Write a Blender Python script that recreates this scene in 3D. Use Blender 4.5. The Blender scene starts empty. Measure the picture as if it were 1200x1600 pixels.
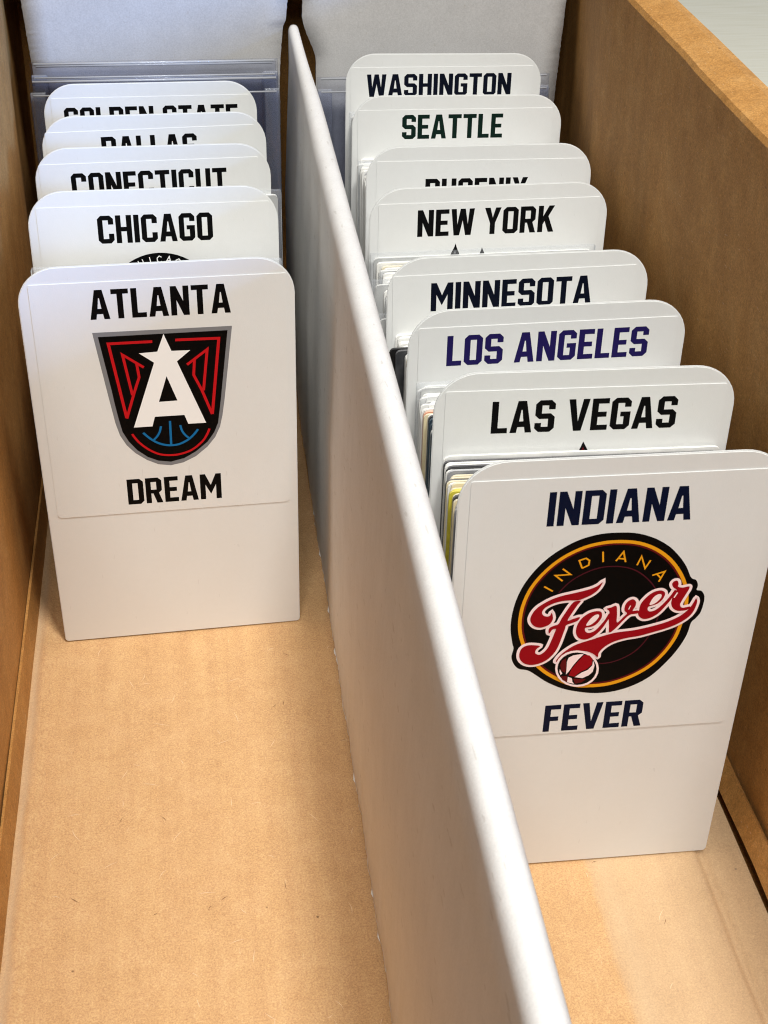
import bpy, bmesh, math, random
from math import sin, cos, pi, radians
from mathutils import Vector, Matrix, Euler, noise
from mathutils.geometry import tessellate_polygon

scene = bpy.context.scene
COL = scene.collection

# ------------------------------------------------------------------ camera
cam_data = bpy.data.cameras.new("camera")
cam_data.sensor_fit = 'VERTICAL'
cam_data.sensor_height = 32.0
cam_data.lens = 2165.824 / 1600.0 * 32.0
cam_data.clip_start = 0.01
cam_data.clip_end = 50.0
cam_data.dof.use_dof = True
cam_data.dof.focus_distance = 0.40
cam_data.dof.aperture_fstop = 110.0
camera = bpy.data.objects.new("camera", cam_data)
COL.objects.link(camera)
camera.matrix_world = (Matrix.Translation((0.0158619, -0.1937161, 0.2627339))
                       @ Matrix.Rotation(-0.1498705, 4, 'Z')
                       @ Matrix.Rotation(0.9435398, 4, 'X')
                       @ Matrix.Rotation(0.0313875, 4, 'Z'))
scene.camera = camera

# ------------------------------------------------------------------ world and lamps
world = bpy.data.worlds.new("World")
scene.world = world
world.use_nodes = True
wbg = world.node_tree.nodes["Background"]
wbg.inputs[0].default_value = (0.80, 0.90, 1.0, 1.0)
wbg.inputs[1].default_value = 0.055

def area_lamp(name, loc, target, size, power, colour):
    d = bpy.data.lights.new(name, 'AREA')
    d.shape = 'RECTANGLE'
    d.size, d.size_y = size
    d.energy = power
    d.color = colour
    o = bpy.data.objects.new(name, d)
    COL.objects.link(o)
    o.location = loc
    o.rotation_euler = (Vector(target) - Vector(loc)).to_track_quat('-Z', 'Y').to_euler()
    return o

# ceiling lamp of the room, a little in front of and to the right of the box
area_lamp("ceiling_lamp", (0.232, -0.30, 1.38), (0.05, 0.10, 0.0), (0.18, 0.18), 16.0, (1.0, 0.97, 0.92))
# wide ceiling panel in front of the box
area_lamp("ceiling_panel", (-0.10, -1.00, 1.30), (0.05, 0.10, 0.0), (0.5, 0.5), 15.5, (1.0, 0.98, 0.95))
# cool window light that comes in low over the right wall
area_lamp("window_light", (1.40, -1.15, 0.56), (0.0, 0.20, 0.12), (0.5, 0.26), 38.0, (0.20, 0.42, 1.0))

scene.view_settings.view_transform = 'Standard'
scene.view_settings.look = 'None'
scene.view_settings.exposure = 0.12
scene.view_settings.gamma = 1.0
scene.view_settings.use_curve_mapping = False
scene.render.engine = 'CYCLES'
scene.cycles.use_denoising = True
scene.cycles.filter_width = 1.1
scene.cycles.max_bounces = 10
scene.cycles.transparent_max_bounces = 24
scene.cycles.caustics_reflective = False
scene.cycles.caustics_refractive = False

random.seed(7)
MM = 0.001

# ------------------------------------------------------------------ materials
def srgb(r, g, b):
    f = lambda c: (c / 255 / 12.92) if c <= 10 else ((c / 255 + 0.055) / 1.055) ** 2.4
    return (f(r), f(g), f(b), 1.0)

class Nodes:
    def __init__(self, name):
        self.m = bpy.data.materials.new(name)
        self.m.use_nodes = True
        self.t = self.m.node_tree
        self.b = self.t.nodes["Principled BSDF"]
    def new(self, kind, **kw):
        n = self.t.nodes.new(kind)
        for k, v in kw.items():
            setattr(n, k, v)
        return n
    def link(self, a, b):
        self.t.links.new(a, b)
    def coords(self, scale, rot=(0, 0, 0)):
        tc = self.new("ShaderNodeTexCoord")
        mp = self.new("ShaderNodeMapping")
        mp.inputs["Scale"].default_value = scale
        mp.inputs["Rotation"].default_value = rot
        self.link(tc.outputs["Object"], mp.inputs["Vector"])
        return mp.outputs["Vector"]
    def noise(self, vec, scale, detail=4.0, rough=0.55):
        n = self.new("ShaderNodeTexNoise")
        n.inputs["Scale"].default_value = scale
        n.inputs["Detail"].default_value = detail
        n.inputs["Roughness"].default_value = rough
        self.link(vec, n.inputs["Vector"])
        return n.outputs["Fac"]
    def ramp(self, fac, stops):
        r = self.new("ShaderNodeValToRGB")
        els = r.color_ramp.elements
        els[0].position, els[0].color = stops[0]
        els[1].position, els[1].color = stops[-1]
        for p, c in stops[1:-1]:
            e = els.new(p)
            e.color = c
        self.link(fac, r.inputs["Fac"])
        return r.outputs["Color"]
    def mix(self, fac, a, b, mode='MIX'):
        m = self.new("ShaderNodeMix", data_type='RGBA', blend_type=mode)
        for s, v in ((m.inputs[0], fac), (m.inputs[6], a), (m.inputs[7], b)):
            if isinstance(v, (int, float)):
                s.default_value = v
            elif isinstance(v, tuple):
                s.default_value = v
            else:
                self.link(v, s)
        return m.outputs[2]
    def bump(self, fac, strength, dist=0.0004, prev=None):
        b = self.new("ShaderNodeBump")
        b.inputs["Strength"].default_value = strength
        b.inputs["Distance"].default_value = dist
        self.link(fac, b.inputs["Height"])
        if prev is not None:
            self.link(prev, b.inputs["Normal"])
        return b.outputs["Normal"]

G = lambda v: (v, v, v, 1.0)

def kraft_material(name, dark, mid, light, along, coarse=0.12):
    """brown kraft liner: mottled pulp, short pale and dark fibres, flute lines"""
    n = Nodes(name)
    base = n.coords((1000, 1000, 1000))
    mott = n.noise(base, 0.11, 5.0, 0.62)
    col = n.ramp(mott, [(0.22, dark), (0.52, mid), (0.82, light)])
    fine = n.noise(base, 2.3, 4.0, 0.8)
    col = n.mix(0.75, col, n.ramp(fine, [(0.30, G(0.25)), (0.70, G(0.75))]), 'OVERLAY')
    mid_ = n.noise(base, 0.8, 2.0, 0.6)
    col = n.mix(coarse, col, n.ramp(mid_, [(0.30, G(0.25)), (0.70, G(0.75))]), 'OVERLAY')
    # soft streaks along the flutes
    sc = {'y': (420, 26, 420), 'z': (420, 420, 26)}[along]
    streak = n.noise(n.coords(sc), 0.55, 3.0, 0.6)
    col = n.mix(0.20, col, n.ramp(streak, [(0.30, G(0.34)), (0.70, G(0.66))]), 'OVERLAY')
    # fibres: stretched noise cut to thin threads in two directions
    for rot, tint, amount, cut in (((0.3, 0.2, 0.6), (0.86, 0.66, 0.42, 1), 0.30, 0.70),
                                   ((0.5, 0.4, -0.9), (0.82, 0.62, 0.38, 1), 0.28, 0.71),
                                   ((0.2, 0.7, 2.0), (0.20, 0.10, 0.04, 1), 0.40, 0.74)):
        th = n.noise(n.coords((2300, 330, 1500), rot), 1.0, 2.5, 0.55)
        mask = n.ramp(th, [(cut, G(0)), (cut + 0.035, G(amount))])
        col = n.mix(mask, col, tint)
    # rare dark specks
    vo = n.new("ShaderNodeTexVoronoi")
    vo.inputs["Scale"].default_value = 0.085
    n.link(base, vo.inputs["Vector"])
    speck = n.ramp(vo.outputs["Distance"], [(0.020, G(0.75)), (0.034, G(0))])
    col = n.mix(speck, col, (0.12, 0.06, 0.025, 1))
    n.link(col, n.b.inputs["Base Color"])
    n.b.inputs["Roughness"].default_value = 0.72
    n.b.inputs["Specular IOR Level"].default_value = 0.28
    bp = n.bump(fine, 0.30, 0.00012)
    bp = n.bump(streak, 0.35, 0.00035, bp)
    n.link(bp, n.b.inputs["Normal"])
    return n

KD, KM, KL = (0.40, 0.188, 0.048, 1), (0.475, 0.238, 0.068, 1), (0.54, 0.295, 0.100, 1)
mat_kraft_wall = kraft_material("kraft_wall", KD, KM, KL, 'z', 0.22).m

def floor_material():
    n = kraft_material("kraft_floor", (0.545, 0.325, 0.150, 1), (0.59, 0.362, 0.174, 1), (0.635, 0.405, 0.205, 1), 'y')
    # rubbed, paler liner along the two score lines beside the walls
    tc = n.new("ShaderNodeTexCoord")
    sep = n.new("ShaderNodeSeparateXYZ")
    n.link(tc.outputs["Object"], sep.inputs[0])
    wob = n.noise(n.coords((160, 40, 160)), 1.0, 3.0)
    add = n.new("ShaderNodeMath", operation='MULTIPLY_ADD')
    add.inputs[1].default_value = 0.004
    n.link(wob, add.inputs[0])
    n.link(sep.outputs["X"], add.inputs[2])
    lo = n.new("ShaderNodeMapRange")
    lo.inputs["From Min"].default_value = -0.037
    lo.inputs["From Max"].default_value = 0.109
    n.link(add.outputs[0], lo.inputs["Value"])
    worn = n.ramp(lo.outputs[0], [(0.000, G(0)), (0.014, G(0.15)), (0.024, G(0.42)), (0.036, G(0)),
                                  (0.946, G(0)), (0.955, G(0.30)), (0.975, G(0.42)), (1.0, G(0.35))])
    src = n.b.inputs["Base Color"].links[0].from_socket
    col = n.mix(worn, src, (0.60, 0.49, 0.34, 1))
    n.link(col, n.b.inputs["Base Color"])
    return n.m
mat_kraft_floor = floor_material()

def paper_material(name, a, b, rough, streak_axis, strength=0.3, streak_amount=0.2):
    n = Nodes(name)
    base = n.coords((1000, 1000, 1000))
    mott = n.noise(base, 0.10, 5.0, 0.6)
    col = n.ramp(mott, [(0.30, a), (0.70, b)])
    fine = n.noise(base, 2.2, 2.0, 0.6)
    col = n.mix(0.26, col, n.ramp(fine, [(0.25, G(0.28)), (0.75, G(0.72))]), 'OVERLAY')
    sc = {'z': (300, 300, 22), 'y': (300, 22, 300)}[streak_axis]
    st = n.noise(n.coords(sc), 1.2, 3.0)
    col = n.mix(streak_amount, col, n.ramp(st, [(0.30, G(0.36)), (0.70, G(0.62))]), 'OVERLAY')
    sp = n.noise(n.coords((1300, 260, 700), (0.4, 0.3, 0.8)), 1.0, 1.5, 0.4)
    col = n.mix(n.ramp(sp, [(0.70, G(0)), (0.735, G(0.30))]), col, (0.40, 0.36, 0.31, 1))
    n.link(col, n.b.inputs["Base Color"])
    n.b.inputs["Roughness"].default_value = rough
    bp = n.bump(fine, strength, 0.00008)
    bp = n.bump(st, strength, 0.0006 * streak_amount, bp)
    n.link(bp, n.b.inputs["Normal"])
    return n.m

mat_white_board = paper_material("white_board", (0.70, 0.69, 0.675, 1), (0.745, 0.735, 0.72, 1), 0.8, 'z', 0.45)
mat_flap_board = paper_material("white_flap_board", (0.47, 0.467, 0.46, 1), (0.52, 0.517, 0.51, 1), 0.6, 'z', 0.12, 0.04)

def plain(name, col, rough=0.45, spec=0.5, grain=0.05):
    n = Nodes(name)
    base = n.coords((1000, 1000, 1000))
    fine = n.noise(base, 0.7, 4.0)
    c2 = n.mix(grain * 4, col, n.ramp(fine, [(0.3, G(0.42)), (0.7, G(0.58))]), 'OVERLAY')
    n.link(c2, n.b.inputs["Base Color"])
    n.b.inputs["Roughness"].default_value = rough
    n.b.inputs["Specular IOR Level"].default_value = spec
    return n

mat_torn = plain("torn_paper", (0.78, 0.75, 0.70, 1), 0.8, 0.2).m

def divider_material(name, col, rough, weave):
    n = plain(name, col, rough, 0.5, 0.03)
    w = n.noise(n.coords((1000, 1000, 1000)), 3.5, 2.0)
    n.link(n.bump(w, weave, 0.00005), n.b.inputs["Normal"])
    # handling marks: patchy gloss and a few faint grey scuffs
    sm = n.noise(n.coords((60, 60, 34)), 1.6, 4.0, 0.6)
    mr = n.new("ShaderNodeMapRange")
    mr.inputs["From Min"].default_value, mr.inputs["From Max"].default_value = 0.3, 0.7
    mr.inputs["To Min"].default_value, mr.inputs["To Max"].default_value = rough - 0.08, rough + 0.16
    n.link(sm, mr.inputs["Value"])
    n.link(mr.outputs[0], n.b.inputs["Roughness"])
    sc = n.noise(n.coords((900, 900, 190), (0, 0.7, 0)), 1.0, 2.0, 0.5)
    src = n.b.inputs["Base Color"].links[0].from_socket
    c3 = n.mix(n.ramp(sc, [(0.715, G(0)), (0.75, G(0.22))]), src, (0.45, 0.44, 0.42, 1))
    n.link(n.mix(n.ramp(sm, [(0.35, G(0.10)), (0.60, G(0))]), c3, (0.62, 0.60, 0.56, 1)), n.b.inputs["Base Color"])
    return n.m

mat_divider = divider_material("divider_plastic", (0.69, 0.705, 0.695, 1), 0.34, 0.25)
mat_sticker = divider_material("sticker_paper", (0.70, 0.715, 0.705, 1), 0.42, 0.35)

INK = {
    'ink': srgb(5, 5, 6), 'ink_navy': srgb(5, 10, 26), 'ink_blue': srgb(6, 16, 42), 'ink_purple': srgb(30, 22, 78), 'ink_green': srgb(8, 30, 24),
    'black': srgb(4, 4, 5), 'gray': srgb(122, 123, 126), 'red': srgb(186, 22, 28), 'blue': srgb(22, 104, 160),
    'white': srgb(236, 237, 236), 'gold': srgb(226, 156, 26), 'maroon': srgb(92, 16, 20), 'dim': srgb(74, 20, 32),
    'crimson': srgb(146, 8, 22), 'pink': srgb(244, 222, 222), 'amber': srgb(214, 170, 80),
}
MAT_INK = {k: plain("print_" + k, v, 0.5, 0.08, 0.02).m for k, v in INK.items()}

def film_material(name, tint, gloss, milk=0.0):
    n = Nodes(name)
    tr = n.new("ShaderNodeBsdfTransparent")
    tr.inputs["Color"].default_value = tint
    gl = n.new("ShaderNodeBsdfGlossy")
    gl.inputs["Roughness"].default_value = 0.12
    gl.inputs["Color"].default_value = (0.93, 0.96, 1.0, 1)
    fr = n.new("ShaderNodeLayerWeight")
    fr.inputs["Blend"].default_value = gloss
    wob = n.noise(n.coords((90, 90, 40)), 1.0, 2.0)
    bp = n.bump(wob, 0.5, 0.002)
    n.link(bp, gl.inputs["Normal"])
    mx = n.new("ShaderNodeMixShader")
    n.link(fr.outputs["Fresnel"], mx.inputs[0])
    n.link(tr.outputs[0], mx.inputs[1])
    n.link(gl.outputs[0], mx.inputs[2])
    if milk:
        df = n.new("ShaderNodeBsdfDiffuse")
        df.inputs["Color"].default_value = (0.84, 0.87, 0.92, 1)
        m2 = n.new("ShaderNodeMixShader")
        m2.inputs[0].default_value = milk
        n.link(mx.outputs[0], m2.inputs[1])
        n.link(df.outputs[0], m2.inputs[2])
        mx = m2
    n.link(mx.outputs[0], n.t.nodes["Material Output"].inputs["Surface"])
    return n.m

mat_holder = film_material("clear_rigid_plastic", (0.92, 0.93, 0.965, 1), 0.22, 0.005)
mat_holder_rim = film_material("clear_plastic_rim", (0.88, 0.90, 0.965, 1), 0.30, 0.16)
mat_holder_lip = film_material("plastic_lip_highlight", (0.88, 0.91, 0.975, 1), 0.40, 0.42)  # milky white mixed in to paint the bright highlight along each lip
mat_sleeve = film_material("clear_sleeve", (0.97, 0.975, 0.98, 1), 0.12, 0.09)

def card_material(name, a, b):
    n = Nodes(name)
    f = n.noise(n.coords((60, 60, 60)), 2.4, 3.0)
    n.link(n.ramp(f, [(0.38, a), (0.62, b)]), n.b.inputs["Base Color"])
    n.b.inputs["Roughness"].default_value = 0.30
    return n.m

CARD_FACE = {
    'white': card_material("card_white", srgb(232, 232, 228), srgb(212, 213, 210)),
    'cream': card_material("card_cream", srgb(226, 214, 178), srgb(206, 190, 150)),
    'yellow': card_material("card_yellow", srgb(206, 196, 66), srgb(150, 140, 40)),
    'dark': card_material("card_dark", srgb(40, 42, 46), srgb(78, 78, 80)),
    'navy': card_material("card_navy", srgb(38, 52, 66), srgb(70, 92, 106)),
    'grey': card_material("card_grey", srgb(150, 152, 156), srgb(112, 116, 124)),
    'orange': card_material("card_orange", srgb(222, 160, 128), srgb(200, 120, 96)),
    'black': card_material("card_black", srgb(14, 14, 15), srgb(30, 30, 32)),
}
CARD_EDGE = {
    'white': plain("card_edge_white", srgb(236, 236, 232), 0.5).m,
    'cream': plain("card_edge_cream", srgb(224, 216, 190), 0.5).m,
    'yellow': plain("card_edge_yellow", srgb(216, 204, 96), 0.5).m,
    'dark': plain("card_edge_dark", srgb(96, 96, 98), 0.5).m,
    'navy': plain("card_edge_navy", srgb(84, 98, 108), 0.5).m,
    'grey': plain("card_edge_grey", srgb(186, 188, 190), 0.5).m,
    'orange': plain("card_edge_orange", srgb(226, 190, 168), 0.5).m,
    'black': plain("card_edge_black", srgb(36, 36, 38), 0.5).m,
}
COLOUR_WORD = {k: k for k in CARD_FACE}
COLOUR_WORD['dark'] = 'dark grey'

def table_material():
    n = Nodes("pale_table")
    v = n.coords((30, 900, 900), (0, 0, 0.10))
    ln = n.noise(v, 0.9, 3.0)
    col = n.ramp(ln, [(0.30, (0.82, 0.76, 0.55, 1)), (0.55, (0.89, 0.83, 0.62, 1)), (0.75, (0.92, 0.87, 0.68, 1))])
    n.link(col, n.b.inputs["Base Color"])
    n.b.inputs["Roughness"].default_value = 0.45
    n.link(n.bump(ln, 0.3, 0.0003), n.b.inputs["Normal"])
    return n.m
mat_table = table_material()

# ------------------------------------------------------------------ helpers
def tag(o, label=None, category=None, group=None, kind=None):
    if label: o["label"] = label
    if category: o["category"] = category
    if group: o["group"] = group
    if kind: o["kind"] = kind
    return o

def empty(name, loc=(0, 0, 0), rot=(0, 0, 0)):
    o = bpy.data.objects.new(name, None)
    o.empty_display_size = 0.01
    o.location = loc
    o.rotation_euler = rot
    COL.objects.link(o)
    return o

def mesh_object(name, verts, faces, mats, parent=None, slots=None, smooth=False):
    me = bpy.data.meshes.new(name)
    me.from_pydata(verts, [], faces)
    for m in mats:
        me.materials.append(m)
    if slots:
        me.polygons.foreach_set("material_index", slots)
    if smooth:
        me.polygons.foreach_set("use_smooth", [True] * len(me.polygons))
    me.update()
    o = bpy.data.objects.new(name, me)
    COL.objects.link(o)
    if parent:
        o.parent = parent
    return o

def fix_normals(o):
    bm = bmesh.new()
    bm.from_mesh(o.data)
    bmesh.ops.recalc_face_normals(bm, faces=bm.faces)
    bm.to_mesh(o.data)
    bm.free()
    return o

def sweep(profile_at, ys, closed=True):
    """skin a cross-section (list of (x, z)) along y; caps the ends when closed"""
    verts, faces = [], []
    k = None
    for y in ys:
        pr = profile_at(y)
        k = len(pr)
        for p in pr:
            verts.append((p[0], (p[2] if len(p) > 2 else y), p[1]))
    m = k if closed else k - 1
    for i in range(len(ys) - 1):
        for j in range(m):
            a, b = i * k + j, i * k + (j + 1) % k
            faces.append((a, b, b + k, a + k))
    if closed:
        faces.append(tuple(range(k)))
        faces.append(tuple(reversed(range((len(ys) - 1) * k, len(ys) * k))))
    return verts, faces

def nz(x, y, z=0.0, s=1.0):
    return noise.noise(Vector((x * s, y * s, z * s)))

def outline_solid(pts, y0, y1):
    """extrude a closed outline (x, z) between y0 and y1 with a fine bevel on the front rim"""
    n = len(pts)
    v = [(x, y0, z) for x, z in pts] + [(x, y1, z) for x, z in pts]
    f = [tuple(range(n)), tuple(reversed(range(n, 2 * n)))]
    f += [(i, i + n, (i + 1) % n + n, (i + 1) % n) for i in range(n)]
    return v, f

def round_rect(x0, z0, x1, z1, rt, rb, k=10):
    pts = []
    for cx, cz, r, a0 in ((x1 - rt, z1 - rt, rt, 0), (x0 + rt, z1 - rt, rt, 90), (x0 + rb, z0 + rb, rb, 180), (x1 - rb, z0 + rb, rb, 270)):
        for i in range(k + 1):
            a = radians(a0 + 90 * i / k)
            pts.append((cx + r * cos(a), cz + r * sin(a)))
    return pts

def bevel(o, width, segments=2, angle=40):
    m = o.modifiers.new("bevel", 'BEVEL')
    m.width = width
    m.segments = segments
    m.limit_method = 'ANGLE'
    m.angle_limit = radians(angle)
    return o

# ------------------------------------------------------------------ printed shapes
def smooth_pts(pts, closed=True, sub=4):
    n = len(pts)
    out = []
    rng = range(n if closed else n - 1)
    for i in rng:
        if closed:
            p0, p1, p2, p3 = pts[i - 1], pts[i], pts[(i + 1) % n], pts[(i + 2) % n]
        else:
            p0, p1, p2, p3 = pts[max(i - 1, 0)], pts[i], pts[i + 1], pts[min(i + 2, n - 1)]
        for s in range(sub):
            t = s / sub
            out.append(tuple(0.5 * (2 * p1[a] + (p2[a] - p0[a]) * t + (2 * p0[a] - 5 * p1[a] + 4 * p2[a] - p3[a]) * t * t
                                    + (3 * p1[a] - p0[a] - 3 * p2[a] + p3[a]) * t ** 3) for a in (0, 1)))
    if not closed:
        out.append(pts[-1])
    return out

class Print:
    """flat ink on a sticker: layers of filled outlines and strokes, each a hair above the last"""
    def __init__(self, y0):
        self.v, self.f, self.s, self.mats, self.names = [], [], [], [], {}
        self.y = y0
        self.step = 0.006 * MM
    def slot(self, col):
        if col not in self.names:
            self.names[col] = len(self.mats)
            self.mats.append(MAT_INK[col])
        return self.names[col]
    def fill(self, contours, col):
        polys = [[Vector((x * MM, z * MM, 0)) for x, z in c] for c in contours]
        flat = [p for c in polys for p in c]
        base = len(self.v)
        self.v += [(p.x, self.y, p.y) for p in flat]
        s = self.slot(col)
        for t in tessellate_polygon(polys):
            a, b, c = (flat[i] for i in t)
            if abs((b - a).cross(c - a).z) < 1e-14:
                continue
            t = t if (b - a).cross(c - a).z > 0 else (t[0], t[2], t[1])
            self.f.append(tuple(base + i for i in t))
            self.s.append(s)
        self.y -= self.step
    def ribbon(self, pts, w, col, closed=False):
        n = len(pts)
        s = self.slot(col)
        L, R = [], []
        for i, (x, z) in enumerate(pts):
            a = Vector(pts[i - 1]) if (i > 0 or closed) else None
            b = Vector(pts[(i + 1) % n]) if (i < n - 1 or closed) else None
            p = Vector((x, z))
            d1 = (p - a).normalized() if a is not None else (b - p).normalized()
            d2 = (b - p).normalized() if b is not None else d1
            t = (d1 + d2)
            t = t.normalized() if t.length > 1e-6 else d1
            nn = Vector((-t.y, t.x))
            k = min(1.0 / max(0.25, nn.dot(Vector((-d1.y, d1.x)))), 2.6)
            L.append(p + nn * (w / 2 * k))
            R.append(p - nn * (w / 2 * k))
        for i in range(n if closed else n - 1):
            j = (i + 1) % n
            y = self.y - (i % 5) * 0.0012 * MM
            base = len(self.v)
            self.v += [(q.x * MM, y, q.y * MM) for q in (L[i], R[i], R[j], L[j])]
            self.f.append((base, base + 1, base + 2, base + 3))
            self.s.append(s)
        self.y -= self.step * 1.3
    def emblem(self, items):
        un = lambda pts: [(x / 100, z / 100) for x, z in pts]
        for it in items:
            if it[0] == 'P':
                cs = [un(c) for c in it[3:]]
                if it[2]:
                    cs = [smooth_pts(c) for c in cs]
                self.fill(cs, it[1])
            elif it[0] == 'S':
                pts = un(it[4])
                self.ribbon(smooth_pts(pts, False) if it[3] else pts, it[2] / 100, it[1])
            else:
                pts = smooth_pts(un(it[4]))
                self.fill([pts], it[1])
                self.ribbon(pts, it[2] * 2 / 100, it[1], True)
    def build(self, name, parent):
        return mesh_object(name, self.v, self.f, self.mats, parent, self.s)

# block capitals with cut corners
W, S, T, K = 0.56, 0.185, 0.165, 0.12
def rect(a, b, c, d): return [(a, b), (c, b), (c, d), (a, d)]
GLYPH = {
    'A': (0.62, [[(0, 0), (.185, 0), (.215, .18), (.405, .18), (.435, 0), (.62, 0), (.43, 1), (.19, 1)], [(.25, .36), (.37, .36), (.325, .72), (.295, .72)]]),
    'C': (W, [[(0, K), (K, 0), (W - K, 0), (W, K), (W, .35), (W - S, .35), (W - S, T), (S, T), (S, 1 - T), (W - S, 1 - T), (W - S, .68), (W, .68), (W, 1 - K), (W - K, 1), (K, 1), (0, 1 - K)]]),
    'D': (W, [[(0, 0), (W - K, 0), (W, K), (W, 1 - K), (W - K, 1), (0, 1)], rect(S, T, W - S, 1 - T)]),
    'E': (.48, [[(0, 0), (.48, 0), (.48, T), (S, T), (S, .42), (.43, .42), (.43, .58), (S, .58), (S, 1 - T), (.48, 1 - T), (.48, 1), (0, 1)]]),
    'F': (.47, [[(0, 0), (S, 0), (S, .40), (.42, .40), (.42, .565), (S, .565), (S, 1 - T), (.47, 1 - T), (.47, 1), (0, 1)]]),
    'G': (W, [[(0, K), (K, 0), (W - K, 0), (W, K), (W, .56), (.27, .56), (.27, .41), (W - S, .41), (W - S, T), (S, T), (S, 1 - T), (W - S, 1 - T), (W - S, .71), (W, .71), (W, 1 - K), (W - K, 1), (K, 1), (0, 1 - K)]]),
    'H': (W, [[(0, 0), (S, 0), (S, .42), (W - S, .42), (W - S, 0), (W, 0), (W, 1), (W - S, 1), (W - S, .58), (S, .58), (S, 1), (0, 1)]]),
    'I': (S, [rect(0, 0, S, 1)]),
    'K': (.60, [[(0, 0), (S, 0), (S, .30), (.245, .42), (.395, 0), (.60, 0), (.375, .60), (.59, 1), (.385, 1), (S, .60), (S, 1), (0, 1)]]),
    'L': (.46, [[(0, 0), (.46, 0), (.46, T), (S, T), (S, 1), (0, 1)]]),
    'M': (.74, [[(0, 0), (S, 0), (S, .58), (.37, .20), (.74 - S, .58), (.74 - S, 0), (.74, 0), (.74, 1), (.74 - S, 1), (.37, .56), (S, 1), (0, 1)]]),
    'N': (.58, [[(0, 0), (S, 0), (S, .52), (.58 - S, 0), (.58, 0), (.58, 1), (.58 - S, 1), (.58 - S, .48), (S, 1), (0, 1)]]),
    'O': (W, [[(0, K), (K, 0), (W - K, 0), (W, K), (W, 1 - K), (W - K, 1), (K, 1), (0, 1 - K)], rect(S, T, W - S, 1 - T)]),
    'P': (W, [[(0, 0), (S, 0), (S, .36), (W - K, .36), (W, .36 + K), (W, 1 - K), (W - K, 1), (0, 1)], rect(S, .52, W - S, 1 - T)]),
    'R': (.58, [[(0, 0), (S, 0), (S, .38), (.255, .38), (.375, 0), (.58, 0), (.455, .40), (W, .50), (W, 1 - K), (W - K, 1), (0, 1)], rect(S, .53, W - S, 1 - T)]),
    'S': (W, [[(0, K), (K, 0), (W - K, 0), (W, K), (W, .47), (W - K, .585), (S, .585), (S, 1 - T), (W - S, 1 - T), (W - S, .71), (W, .71), (W, 1 - K), (W - K, 1), (K, 1), (0, 1 - K), (0, .53), (K, .415), (W - S, .415), (W - S, T), (S, T), (S, .29), (0, .29)]]),
    'T': (.54, [[(.1775, 0), (.3625, 0), (.3625, 1 - T), (.54, 1 - T), (.54, 1), (0, 1), (0, 1 - T), (.1775, 1 - T)]]),
    'U': (W, [[(0, K), (K, 0), (W - K, 0), (W, K), (W, 1), (W - S, 1), (W - S, T), (S, T), (S, 1), (0, 1)]]),
    'V': (.60, [[(.19, 0), (.41, 0), (.60, 1), (.41, 1), (.30, .30), (.19, 1), (0, 1)]]),
    'W': (.84, [[(.11, 0), (.31, 0), (.42, .56), (.53, 0), (.73, 0), (.84, 1), (.655, 1), (.61, .42), (.51, 1), (.33, 1), (.23, .42), (.185, 1), (0, 1)]]),
    'X': (.60, [[(0, 0), (.2, 0), (.3, .30), (.4, 0), (.6, 0), (.41, .5), (.6, 1), (.4, 1), (.3, .70), (.2, 1), (0, 1), (.19, .5)]]),
    'Y': (.60, [[(.2075, 0), (.3925, 0), (.3925, .42), (.60, 1), (.40, 1), (.30, .63), (.20, 1), (0, 1), (.2075, .42)]]),
    ' ': (.22, []),
}
def lettering(text, u0, u1, v0, v1, ink, y, parent):
    gap = 0.075
    total = sum(GLYPH[c][0] for c in text) + gap * (len(text) - 1)
    sx = (u1 - u0) / total
    pr = Print(y)
    x = 0.0
    for c in text:
        w, contours = GLYPH[c]
        if contours:
            pr.y = y
            pr.fill([[(u0 + (x + a) * sx, v0 + b * (v1 - v0)) for a, b in ct] for ct in contours], ink)
        x += w + gap
    return pr.build("lettering", parent)

# ------------------------------------------------------------------ emblem artwork (hundredths of a millimetre on the card)
EMBLEM_ATL = [
    ('P','gray',0,[(-1698,9705),(1722,9692),(1461,7646),(1382,7135),(1304,6791),(1165,6479),(951,6200),(635,5927),(299,5760),(-31,5698),(-353,5757),(-640,5916),(-920,6149),(-1121,6403),(-1267,6707),(-1355,7091),(-1413,7524),(-1457,7838)]),
    ('P','black',0,[(-1571,9582),(1606,9578),(1369,7681),(1314,7284),(1260,6912),(1147,6628),(958,6348),(644,6076),(332,5893),(-24,5809),(-345,5867),(-609,6003),(-864,6233),(-1062,6515),(-1196,6818),(-1261,7199),(-1327,7687),(-1364,8027)]),
    ('S','red',75,0,[(-263,9377),(-1338,9381),(-1057,7226)]),
    ('S','red',70,0,[(-1054,7211),(-806,7976),(-657,8392),(-693,8797)]),
    ('S','red',70,0,[(-521,8666),(-1018,9055),(-862,7887)]),
    ('S','red',75,0,[(304,9387),(1381,9369),(1124,7184)]),
    ('S','red',70,0,[(1119,7184),(891,7906),(705,8367),(746,8806)]),
    ('S','red',70,0,[(554,8673),(1077,9074),(931,7903)]),
    ('P','white',0,[(25,9575),(190,9089),(658,9081),(309,8785),(951,6936),(493,6938),(406,7211),(-348,7213),(-425,6930),(-899,6930),(-259,8785),(-616,9072),(-158,9091)],[(24,8379),(255,7652),(-213,7645)]),
    ('S','blue',60,1,[(-676,6753),(-517,6573),(-330,6425),(-138,6344),(34,6321),(235,6343),(466,6463),(623,6612),(731,6755)]),
    ('S','blue',58,0,[(28,7062),(16,6337)]),
    ('S','blue',55,1,[(-210,6919),(-259,6742),(-342,6603),(-436,6507)]),
    ('S','blue',55,1,[(282,6917),(321,6739),(399,6601),(505,6489)]),
    ('S','red',60,1,[(-958,6741),(-818,6495),(-590,6255),(-330,6084),(-60,6022),(241,6036),(547,6144),(809,6360),(944,6556),(1029,6755)]),
]
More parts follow.
